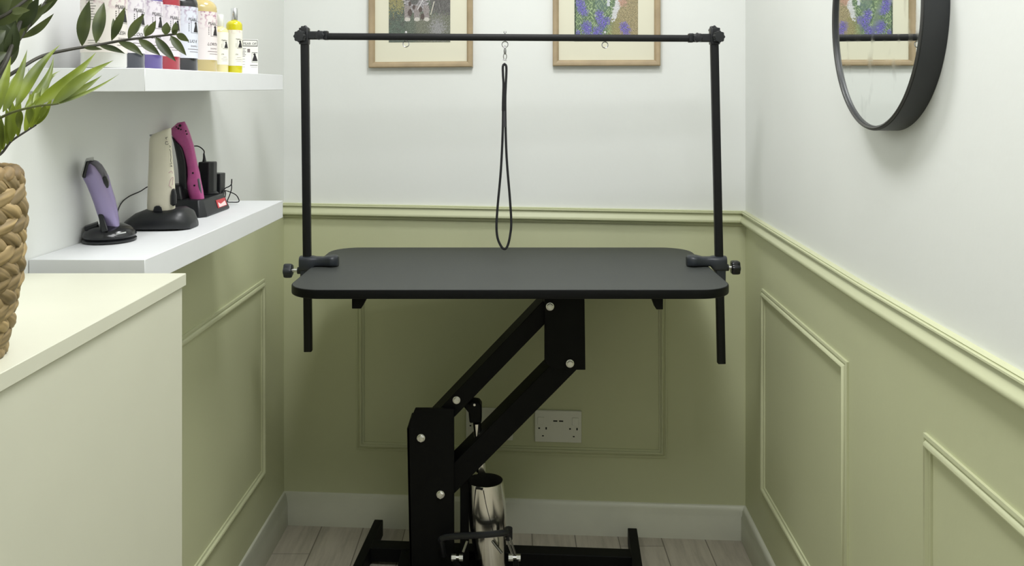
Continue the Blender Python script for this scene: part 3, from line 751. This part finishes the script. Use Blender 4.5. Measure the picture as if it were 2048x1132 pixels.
# ------------------------------------------------------------------ bottles
def text2d(s, size, bold=False, shear=0):
    cu = bpy.data.curves.new('t', 'FONT'); cu.body = s; cu.size = size; cu.align_x = 'LEFT'; cu.resolution_u = 2; cu.shear = shear
    ob = bpy.data.objects.new('t', cu); col.objects.link(ob)
    bpy.context.view_layer.update()
    me = ob.evaluated_get(bpy.context.evaluated_depsgraph_get()).to_mesh()
    vs = [(v.co.x, v.co.y) for v in me.vertices]; fs = [list(p.vertices) for p in me.polygons]
    ob.evaluated_get(bpy.context.evaluated_depsgraph_get()).to_mesh_clear()
    bpy.data.objects.remove(ob); bpy.data.curves.remove(cu)
    return vs, fs
def rect2d(x0, y0, x1, y1, nx=6):
    vs = [(x0+(x1-x0)*i/nx, y) for i in range(nx+1) for y in (y0, y1)]
    return vs, [(2*i, 2*i+2, 2*i+3, 2*i+1) for i in range(nx)]
DOG = [p for l, r_, y_ in ((-.34,.46,0),(-.30,.42,.12),(-.26,.34,.32),(-.15,.25,.58),(-.10,.16,.76),(-.20,.16,.84),(-.18,.14,.92),(-.06,.08,1.0)) for p in [(l+(r_-l)*q/5, y_) for q in range(6)]]
DOGF = [(6*i+q, 6*i+q+1, 6*i+q+7, 6*i+q+6) for i in range(7) for q in range(5)]
def wrap(mb, d, c, R, a0, z, sx=1):
    """wrap 2-D decal d round a vertical cylinder; a0 centre angle; z height of decal origin"""
    vs, fs = d; mb.add([V((c.x+R*math.cos(a0+x/R), c.y+R*math.sin(a0+x/R), z+y)) for x, y in vs], fs)
def bottle(x, y, r, zs, hs, lab0, lab1, mliq, mlab, mcap, label, name='shampoo_bottle', capr=.012, caph=.028, small=False, brand='PEARU', title='', backtext=False, neck=True):
    base = V((x, y, zs))
    root = thing(name, label, 'bottle', base, 'grooming bottles on the upper shelf')
    mb = MB(); sh = hs*.0
    prof = [(0,0),(r*.93,0),(r,.003),(r,hs-r*.62)]
    for i in range(1, 9):
        a = i/8*PI/2; prof.append((capr*.95+(r-capr*.95)*math.cos(a), hs-r*.62+r*.62*math.sin(a)))
    prof += [(capr*.92,hs+.003),(0,hs+.003)]
    mb.lathe(prof, base, 48); mb.build('body', mliq, root, ang=50)
    mb = MB(); mb.lathe([(capr*.9,hs+.001),(capr,hs+.002),(capr,hs+caph-.001),(capr*.9,hs+caph),(0,hs+caph)], base, 28); mb.build('cap', mcap, root, ang=40)
    # label strip
    mb = MB(); R = r+.0004; n = 48; z0, z1 = zs+lab0, zs+lab1
    av = math.atan2(-y, -x)
    rings = [[V((x+q*math.cos(a), y+q*math.sin(a), z)) for a in [2*PI*i/n for i in range(n)]] for q, z in ((R-.0006,z0),(R,z0),(R,z1),(R-.0006,z1))]
    mb.rings(rings, cap=False)
    lb = mb.build('label', mlab, root, ang=50)
    af = av+math.radians(38 if small else 56)     # labels face the room
    R2 = R+.0003; H = lab1-lab0; mb = MB(); mk = MB()
    k_ = r/.034
    vs, fs = text2d(brand, .0074*k_); wrap(mb, (vs, fs), V((x,y,0)), R2, af-.017*k_/R2*1.0, z1-H*.27)
    vs, fs = DOG, DOGF; s_ = H*.20
    wrap(mb, ([(q*s_+.002, w*s_) for q, w in vs], fs), V((x,y,0)), R2, af, z1-H*.49)
    for (x0,y0,x1,y1) in ((-.011,-.002,.013,-.0015),(-.011,s_+.0016,.013,s_+.0021),(-.011,-.002,-.0104,s_+.002)):
        wrap(mb, rect2d(x0*k_,y0,x1*k_,y1), V((x,y,0)), R2, af, z1-H*.49)
    for i in range(5): wrap(mb, rect2d(-.0165*k_, i*.0035*k_, -.0150*k_, i*.0035*k_+.0018*k_, 1), V((x,y,0)), R2, af, z1-H*.48)
    vs, fs = text2d(title or 'LUXE', .0084*k_, shear=.3); wrap(mb, (vs, fs), V((x,y,0)), R2, af-.019*k_/R2, z1-H*.70)
    vs, fs = text2d('SHAMPOO', .0042*k_); wrap(mk, (vs, fs), V((x,y,0)), R2, af-.012*k_/R2, z1-H*.78)
    wrap(mk, rect2d(-.018*k_, 0, .014*k_, .0010*k_), V((x,y,0)), R2, af, z1-H*.83)
    wrap(mk, rect2d(-.014*k_, 0, .012*k_, .0008*k_), V((x,y,0)), R2, af, z1-H*.88)
    if backtext:
        mx_ = MB()
        for i in range(9):
            wrap(mx_, rect2d(-.013, 0, .004-(i%3)*.002, .0007), V((x,y,0)), R2, av-.45, z1-.012-i*.0042)
        mx_.build('back_print', M_ink, lb, smooth=False); mx_ = MB()
        for i in range(2): wrap(mx_, rect2d(-.013, 0, .006, .0005), V((x,y,0)), R2, av-.35, z0+.018-i*.004)
        mx_.build('back_print', M_ink, lb, smooth=False)
    mb.build('label_print', M_ink, lb, smooth=False); mk.build('label_print', M_inkgrey, lb, smooth=False)
    return root
XB = -.65
spec = [ # centre px, liquid, label paper, title, label
 (208, srgb(214,214,208), srgb(224,218,212), 'FRESH', 'large white bottle nearest the shelf end, back text turned to view', True),
 (246, srgb(52,56,66), srgb(222,218,222), 'COOL', 'large bottle of slate-dark liquid between the white and purple bottles', False),
 (284, srgb(92,78,146), srgb(222,216,222), 'LUNA', 'large bottle of purple liquid with a white label on the upper shelf', False),
 (321, srgb(164,34,52), srgb(222,216,220), 'RUBY', 'large bottle of red liquid with a white label on the upper shelf', False),
 (359, srgb(26,27,30), srgb(214,218,228), 'LUO R', 'large black bottle between the red and beige ones', False),
 (400, srgb(196,178,120), srgb(228,220,218), 'LORITA', 'large bottle of pale amber liquid, last big one before the small bottles', False)]
for i, (cpx, lq, pc_, ttl, lab, bt) in enumerate(spec):
    yb = XB*F/(cpx-CX)
    zs = sh2(yb)
    bottle(XB, yb, .034, zs+.0004, .152, .026 if i else .024, .1255 if i > 3 else .120, liquid('liquid_%s' % ttl.lower().replace(' ', ''), lq, .15),
           labelmat('label_paper_%d' % i, pc_, srgb(176,128,150) if i in (0,5) else srgb(168,150,172), -.01+.110 if 0 else .085, .122), M_black, lab, title=ttl, backtext=bt, capr=.013)
lemon = liquid('liquid_yellow', srgb(204,196,16)); pale = liquid('liquid_pale_yellow', srgb(226,214,160))
for cx_, X_, lq, mc_, lab, hh, l0, l1 in ((440,-.63,pale,M_clearcap,'small pale yellow bottle with a clear cap, tucked behind the yellow one',.0990,.018,.0880),
                             (468.5,-.61,lemon,M_silver,'small bright yellow bottle with a silver cap beside the white carton',.1155,.0165,.0945)):
    yb = X_*F/(cx_-CX)
    hh = (sh2(yb)-0) and hh
    bottle(X_, yb, .0172, sh2(yb)+.0004, hh, l0, l1, lq, labelmat('label_paper_small', srgb(236,234,220), srgb(190,140,150), .085, .1), mc_, lab, name='oil_bottle', capr=.0073, caph=.0275, small=True, title='OIL')
# carton
yb = 2.03; xb = (500-CX)/F*yb; zs = sh2(yb)+.0003
ct = thing('carton', 'small white printed carton at the far end of the upper shelf', 'box', (xb, yb, zs))
rot = Matrix.Rotation(.30, 3, 'Z'); o = V((xb, yb, zs)); hc = .080
mb = MB(); lo = [o+rot @ V(p) for p in ((-.0175,-.014,0),(.0175,-.014,0),(.0175,.014,0),(-.0175,.014,0))]
mb.prism(lo, (0,0,hc)); mb.build('box_body', mat('white_carton', srgb(236,236,230), .5), ct, bevel=.0006)
fo = o+rot @ V((0,-.01425,0)); fu = rot @ V((1,0,0))
def flat(mb, d, ox, oz, s=1): vs, fs = d; mb.add([fo+fu*(ox+x*s)+V((0,0,oz+y*s)) for x, y in vs], fs)
mb = MB()
for a in ((-.0165,.064,.0165,.0655),(-.0165,.0775,.0165,.0785),(-.0165,.064,-.0155,.078),(.0155,.064,.0165,.078)): flat(mb, rect2d(*a), 0, 0)
flat(mb, text2d('FEAR OF', .0088), -.0148, .0675, .86)
flat(mb, ([(q*.015, w*.018) for q, w in DOG], DOGF), .010, .030)
for a in ((.004,.027,.0165,.0275),(.004,.049,.0165,.0500),(.004,.027,.0045,.049),(.000,.0195,.0165,.0207)): flat(mb, rect2d(*a), 0, 0)
mb.build('box_print', M_ink, ct, smooth=False)
mb = MB()
for i in range(6): flat(mb, rect2d(-.0165,.058-i*.0035,-.009-(i%2)*.002,.0592-i*.0035), 0, 0)
for i in range(4): flat(mb, rect2d(-.0165,.034-i*.006,-.011,.0346-i*.006), 0, 0)
flat(mb, rect2d(.002,.0155,.0165,.016), 0, 0); flat(mb, rect2d(-.006,.050,.0,.058), 0, 0)
mb.build('box_print', M_inkgrey, ct, smooth=False)

# ------------------------------------------------------------------ clippers on the lower shelf
def RV(l): return V((-.43,.90,0))*l
def body_lr(mb, rows, Y, dep, n=24, pw=.8, ys=None):
    """rows of (xl,yl,xr,yr[,depth scale]) -> smooth body"""
    rings = []
    for i, r in enumerate(rows):
        yy = Y if ys is None else ys[0]+(ys[1]-ys[0])*i/(len(rows)-1)
        a = P(r[0], r[1], yy); b = P(r[2], r[3], yy); c = (a+b)/2; h = (b-a)/2*.985; d = dep*(r[4] if len(r) > 4 else 1)
        ring = []
        for k_ in range(n):
            t = 2*PI*k_/n; cu = math.copysign(abs(math.cos(t))**pw, math.cos(t)); su = math.copysign(abs(math.sin(t))**pw, math.sin(t))
            ring.append(c+h*cu+V((c.x,c.y,0)).normalized()*su*d)
        rings.append(ring)
    mb.rings(rings); return mb
# purple trimmer
tr = thing('pet_trimmer', 'slim lilac cordless trimmer standing in a round black dock', 'trimmer', P(222,455,1.53))
ysr = (1.525, 1.50)
mb = MB(); body_lr(mb, [(204,462,240,456,.9),(200,445,239,441),(193.5,427,236,420),(187,407,231,396),(180,388,224,374),(172,369,218,352),(166,358,209,336,.95),(165,350,197,322,.9),(168,336,187,320.5,.8)], 1.52, .017, ys=ysr)
mb.build('body', M_purple, tr, ang=60)
mb = MB(); body_lr(mb, [(216,381,220,379,.4),(209,366,219,362,.9),(199,348,213,343,1.04),(188,333,204,329,1.06),(177,326,194,321.5,1.03),(174,323.5,187,319.5,.8)], 1.517, .0172, ys=(1.511,1.498))
mb.build('back_cover', M_greyp, tr, ang=60)
mb = MB(); body_lr(mb, [(213,376,217,375,.6),(207,366,217,363,1),(204,356,213,352.5,1),(204,356,208,353,.5)], 1.492, .006, ys=(1.4885,1.4835))
mb.build('switch', M_plast, tr)
mb = MB(); mb.prism([P(165,350,1.475),P(164.5,355.5,1.475),P(171,357,1.475),P(172,350,1.475),P(177,330,1.475),P(178,322,1.475),P(173,321,1.475)], RV(.040))
mb.build('blade_holder', M_plast, tr, bevel=.0012)
mb = MB(); mb.prism([P(171.5,323,1.472),P(172,319.5,1.472),P(187.5,317,1.472),P(187.5,321,1.472),P(183,321.5,1.472),P(182,320.8,1.472)], RV(.044))
mb.build('blade', M_steel, tr, bevel=.0004)
mb = MB(); mb.prism([P(162,349,1.473),P(163,354,1.473),P(164.6,355,1.473),P(165.2,349,1.473),P(172.4,321,1.473),P(170.6,321.5,1.473)], RV(.042))
mb.build('comb_blade', M_steel, tr, bevel=.0004)
dk = thing('trimmer_dock', 'round glossy black charging dock under the lilac trimmer', 'charger', V((-.7035,1.53,SH1)))
c = V((-.7035,1.53,SH1)); mb = MB()
mb.lathe([(0,.0005),(.041,.0005),(.0435,.002),(.0435,.005),(.040,.0065),(.042,.0085),(.0432,.012),(.041,.018),(.034,.024),(.024,.029),(.012,.031),(0,.031)], c, 48, sy=1.08)
mb.build('dock_base', M_gloss_black, dk, ang=35)
mb = MB(); mb.prism([P(196,429,1.505),P(206,427,1.505),P(217,462,1.49),P(203,466,1.49)], RV(.014)); mb.build('rear_support', M_plast, dk, bevel=.002)
mb = MB(); mb.prism([P(168,455,1.51),P(196,445,1.51),P(197,449,1.51),P(186,458,1.51),P(169,462,1.51)], RV(.02)); mb.build('cover_flap', M_plast, dk, bevel=.001)
mb = MB(); mb.tube(spline([P(233,468,1.49),P(241,466.5,1.49),P(252,464.5,1.492)],3), .0012, 6); mb.build('badge', mat('silver_badge', (.7,.7,.7,1), .3, .8), dk)
cb = MB(); cb.tube(spline([V((-.690,1.569,SH1+.012)), P(236,447,1.60),P(235,425,1.62),P(243,406,1.66),P(258,393,1.70),P(280,383,1.73),P(300,373,1.77),P(318,388,1.785),V((-.72,1.795,SH1+.003))],6), .0011, 8)
cb.build('cable', M_black, dk)
# cream clipper
wc = thing('dog_clipper', 'chunky cream clipper standing in the middle charger', 'clipper', P(324,420,1.68))
mb = MB(); body_lr(mb, [(294,426,351,424,.9),(293.5,410,351,409),(294.5,385,351,384),(295.5,356,350,356),(297,325,347,326,.95),(297.5,300,345,302,.95),(298,286,344,284,.95),(299,277,343.5,270,.92),(302,270,343,259,.9),(322,262,342,255,.7)], 1.68, .021, pw=.65)
mb.build('body', M_cream, wc, ang=60)
mb = MB(); body_lr(mb, [(345,412,351,410,.5),(340,408,353.5,406),(340,392,353.5,390),(342,382,351,380,.8),(344,378,349,377,.4)], 1.665, .012, n=20); mb.build('side_switch', M_plast, wc)
mb = MB(); mb.box((P(303.5,0,1.68).x, 1.67, P(0,272,1.68).z), (P(309,0,1.68).x, 1.70, P(0,268.5,1.68).z)); mb.build('blade_corner', M_steel, wc)
mb = MB(); mb.prism([P(306,424,1.6555),P(309,414,1.6555),P(313,412,1.6555),P(319,412,1.6555),P(323,415,1.6555),P(325,424,1.6555)], RV(.010)); mb.build('contact_notch', M_plast, wc, bevel=.001)
def onclip(px, py, d=.0):  # front of the cream body
    xc = 324; u = max(-.97, min(.97, (px-xc)/25.5)); return P(px, py, 1.68-.0205*(1-abs(u)**3.2)**(1/3.2)*.98-.0008)
mb = MB()
for s_ in ([(331,275),(333,279),(332,276),(335,274)], [(336,284),(332,283),(331,288),(335,289),(337,287)], [(338,291),(341,293),(339,295)], [(339,298),(341,303),(341,308),(342,314),(341.5,322),(343,326)], [(340,328),(344,327)], [(340,332),(344,333),(342,330)]):
    mb.tube(spline([onclip(*q) for q in s_],4), .00045, 5)
mb.build('handwriting', M_ink, wc)
mb = MB()
for s_ in ([(337,346),(343,342),(345,347)], [(338,372),(341,360),(346,354),(346,362),(345,370)], [(339,372),(344,376)]):
    mb.tube(spline([onclip(*q) for q in s_],4), .00045, 5)
mb.build('handwriting', M_pinkink, wc)
def rounded_base(name, label, cat, xs, prof_top, y0, y1, m, cy=None):
    root = thing(name, label, cat, V(((xs[0]+xs[-1])/2, (y0+y1)/2, SH1))); mb = MB(); rings = []
    for x, h, ins in zip(xs, prof_top, [.022,.008,.002,0,0,.001,.004,.010,.026]):
        r = []; ym = (y0+y1)/2; hy = (y1-y0)/2-ins
        for i in range(28):
            a = 2*PI*i/28; cc = math.copysign(abs(math.cos(a))**.55, math.cos(a)); ss = math.sin(a)
            zz = SH1+.0006 if ss < 0 else SH1+.0006+h*abs(ss)**.7
            sc_ = 1 if ss < 0 else 1-.22*abs(ss)**2
            if ss < 0: r.append(V((x, ym+cc*hy, SH1+.0006+h*.12*(1-abs(ss)))))
            else: r.append(V((x, ym+cc*hy*sc_, zz+h*.12*(1-abs(ss)))))
        rings.append(r)
    mb.rings(rings); mb.build('charger_body', m, root, ang=70); return root
xs = [-.741,-.733,-.718,-.700,-.675,-.655,-.635,-.622,-.612]
wb = rounded_base('clipper_charger', 'low rounded black charger under the cream clipper', 'charger', xs, [.010,.019,.030,.037,.037,.038,.040,.034,.016], 1.637, 1.735, M_plast)
# pink clipper
pk = thing('dog_clipper', 'magenta clipper with black grip leaning in the far charger', 'clipper', P(390,398,1.90))
YK = 1.87
mb = MB(); body_lr(mb, [(380,400,409,397,.9),(375,383,406.5,380),(372,366,402,358),(374,352,400,345),(373.5,335,396,330),(369,314,392,310),(363,296,388,290),(350,281,383,274),(343,270,379,262),(342,257,375,252),(354,246,370,243,.8)], YK, .022, pw=.75)
mb.build('body', M_pink, pk, ang=60)
mb = MB(); body_lr(mb, [(358,378,378,376,.8),(357,355,376,352),(356,340,376,338),(354,322,374.5,318),(350.5,303,370,300),(347,286,365,291),(343.5,274,352,282,.8),(343.5,272,346,275,.5)], YK+.002, .0205, pw=.75)
mb.build('grip', M_plast, pk, ang=60)
mb = MB()
for (x, y, r_) in ((357,257,.0022),(360,251,.0028),(362,259,.0016),(372,262,.0016),(374,268,.0016),(386,346,.0020),(389,371,.0020),(353,254,.0016)):
    mb = MB(); mb.lathe([(r_,0),(r_,.0012)], P(x,y,YK-.0205), 10, V((0,-1,0))); mb.build('screw_hole', M_dark, pk)
mb = MB(); body_lr(mb, [(399,388,404,386,.4),(396,372,402,370),(394,358,399,356,.8)], YK-.014, .008); mb.build('side_button', M_greyp, pk)
# far charger
X0, X1 = -.738, -.6395
pcg = thing('clipper_charger', 'boxy black charger with a red and white sticker at the far end', 'charger', V((-.69,1.9,SH1)))
mb = MB(); lo = [(X0,1.826),(X1-.012,1.822),(X1,1.834),(X1+.002,1.976),(X0+.004,1.985)]
ti = [(X0+.004,1.834),(X1-.018,1.832),(X1-.010,1.842),(X1-.008,1.966),(X0+.008,1.975)]
mb.rings([[V((x,y,SH1+.0005)) for x, y in lo], [V((x,y,SH1+.004)) for x, y in lo], [V((x,y,SH1+.036)) for x, y in ti]]); mb.build('charger_body', M_plast, pcg, bevel=.002)
mb = MB(); mb.rings([[V((x,y,SH1+.034)) for x, y in ((X0+.006,1.838),(-.692,1.836),(-.692,1.90),(X0+.006,1.90))], [V((x,y,SH1+.066)) for x, y in ((X0+.010,1.846),(-.700,1.846),(-.706,1.89),(X0+.010,1.89))]]); mb.build('cradle', M_plast, pcg, bevel=.004)
def side(y, z):   # point on the room-facing sloping side
    t = (z-.004)/.032; ya = 1.834+(1.842-1.834)*t; return V((X1+.002*((y-1.834)/.142)+(-.010)*t+.0006, y, SH1+z))
mb = MB(); mb.prism([side(1.905,.010),side(1.962,.010),side(1.962,.027),side(1.905,.027)], (.0005,0,0)); mb.build('sticker', M_redlab, pcg, smooth=False)
mb = MB(); mb.prism([side(1.912,.0115)+V((.0006,0,0)),side(1.957,.0115)+V((.0006,0,0)),side(1.955,.021)+V((.0006,0,0)),side(1.926,.017)+V((.0006,0,0)),side(1.912,.022)+V((.0006,0,0))], (.0004,0,0))
mb.build('sticker_print', M_whitelab, pcg, smooth=False)
# adapters
ad = thing('power_adapter', 'taller black plug adapter standing on the far charger', 'adapter', V((-.674,1.95,SH1+.036)))
mb = MB(); z0 = SH1+.0365
lo = [(-.694,1.932),(-.668,1.926),(-.660,1.934),(-.660,1.958),(-.694,1.960)]
mb.rings([[V((x,y,z0)) for x, y in lo], [V((x,y,z0+.004)) for x, y in lo], [V((x*.999+.0,y,z0+.072)) for x, y in lo]]); mb.build('adapter_body', M_plast, ad, bevel=.0025)
mb = MB(); mb.lathe([(.018,0),(.0185,.003),(.014,.006)], V((-.671,1.944,z0-.0002)), 24); mb.build('adapter_foot', M_plast, ad)
mb = MB(); a0 = V((-.683,1.942,z0+.072)); mb.tube(spline([a0, a0+V((0,0,.008)), a0+V((-.001,0,.018))],3), [.0045,.004,.0035,.003,.0026,.0022,.0018]); mb.build('strain_relief', M_plast, ad)
mb = MB(); mb.tube(spline([a0+V((-.001,0,.016)), P(408,302,1.94), P(401,295,1.94), P(392,292,1.94), P(380,296,1.93), P(372,320,1.94), P(366,380,1.96)],6), .0013, 8); mb.build('cable', M_black, ad)
ad2 = thing('power_adapter', 'shorter black plug adapter on the shelf behind the far charger', 'adapter', V((-.69,2.03,SH1)))
mb = MB(); xa, xb_ = P(428,0,2.03).x, P(447,0,2.03).x
mb.rings([[V((x,y,SH1+z)) for x, y in lo2] for z, lo2 in ((.0005,[(xa,2.015),(xb_-.004,2.012),(xb_-.002,2.04),(xa,2.045)]),(.035,[(xa,2.012),(xb_-.001,2.010),(xb_,2.042),(xa,2.046)]),(.076,[(xa,2.012),(xb_,2.008),(xb_+.001,2.042),(xa,2.046)]))])
mb.build('adapter_body', M_plast, ad2, bevel=.002)
mb = MB(); q = lambda x, y, d=2.03: P(x, y, d)
mb.tube(spline([q(444,386,2.02),q(450,377),q(458,373),q(463,368),q(463.5,358),q(463,366),q(463,378),q(459,391),q(455,403),q(465,404.5,2.05),q(476,404,2.05),q(478,400,2.05),q(472,390,2.05),q(460,384,2.05),q(449,381,2.04),q(445,383,2.03)],6), .0012, 8)
mb.tube(spline([q(444,384,2.025),q(450,382),q(451,390),q(449,399,2.0)],5), .0012, 8)
mb.build('cable', M_black, ad2)

# ------------------------------------------------------------------ light
def area(name, loc, size, power, color=(.985,.99,1.0), rot=(0,0,0), shape='DISK', sy=None):
    l = bpy.data.lights.new(name, 'AREA'); l.shape = shape; l.size = size; l.energy = power; l.color = color
    if sy: l.size_y = sy
    o = bpy.data.objects.new(name, l); col.objects.link(o); o.location = loc; o.rotation_euler = rot; return o
area('ceiling_lamp', (0.02, 1.78, 2.60), .40, 11.5)
area('ceiling_lamp', (.20, .72, 2.60), .8, 16, shape='SQUARE')
w = bpy.data.worlds.new('world'); bpy.context.scene.world = w; w.use_nodes = True
w.node_tree.nodes['Background'].inputs[0].default_value = (.9,.95,1,1); w.node_tree.nodes['Background'].inputs[1].default_value = .3

# ------------------------------------------------------------------ camera
cd = bpy.data.cameras.new('camera'); cam = bpy.data.objects.new('camera', cd); col.objects.link(cam)
cam.location = (0, 0, EYE); cam.rotation_euler = (PI/2, 0, 0)
cd.sensor_width = 36; cd.lens = F/2048*36; cd.shift_y = -(566-HOR)/2048; cd.clip_start = .05
sc = bpy.context.scene; sc.camera = cam
sc.view_settings.view_transform = 'Standard'; sc.view_settings.look = 'None'; sc.view_settings.gamma = 1
sc.view_settings.use_curve_mapping = False; sc.view_settings.exposure = 0.40
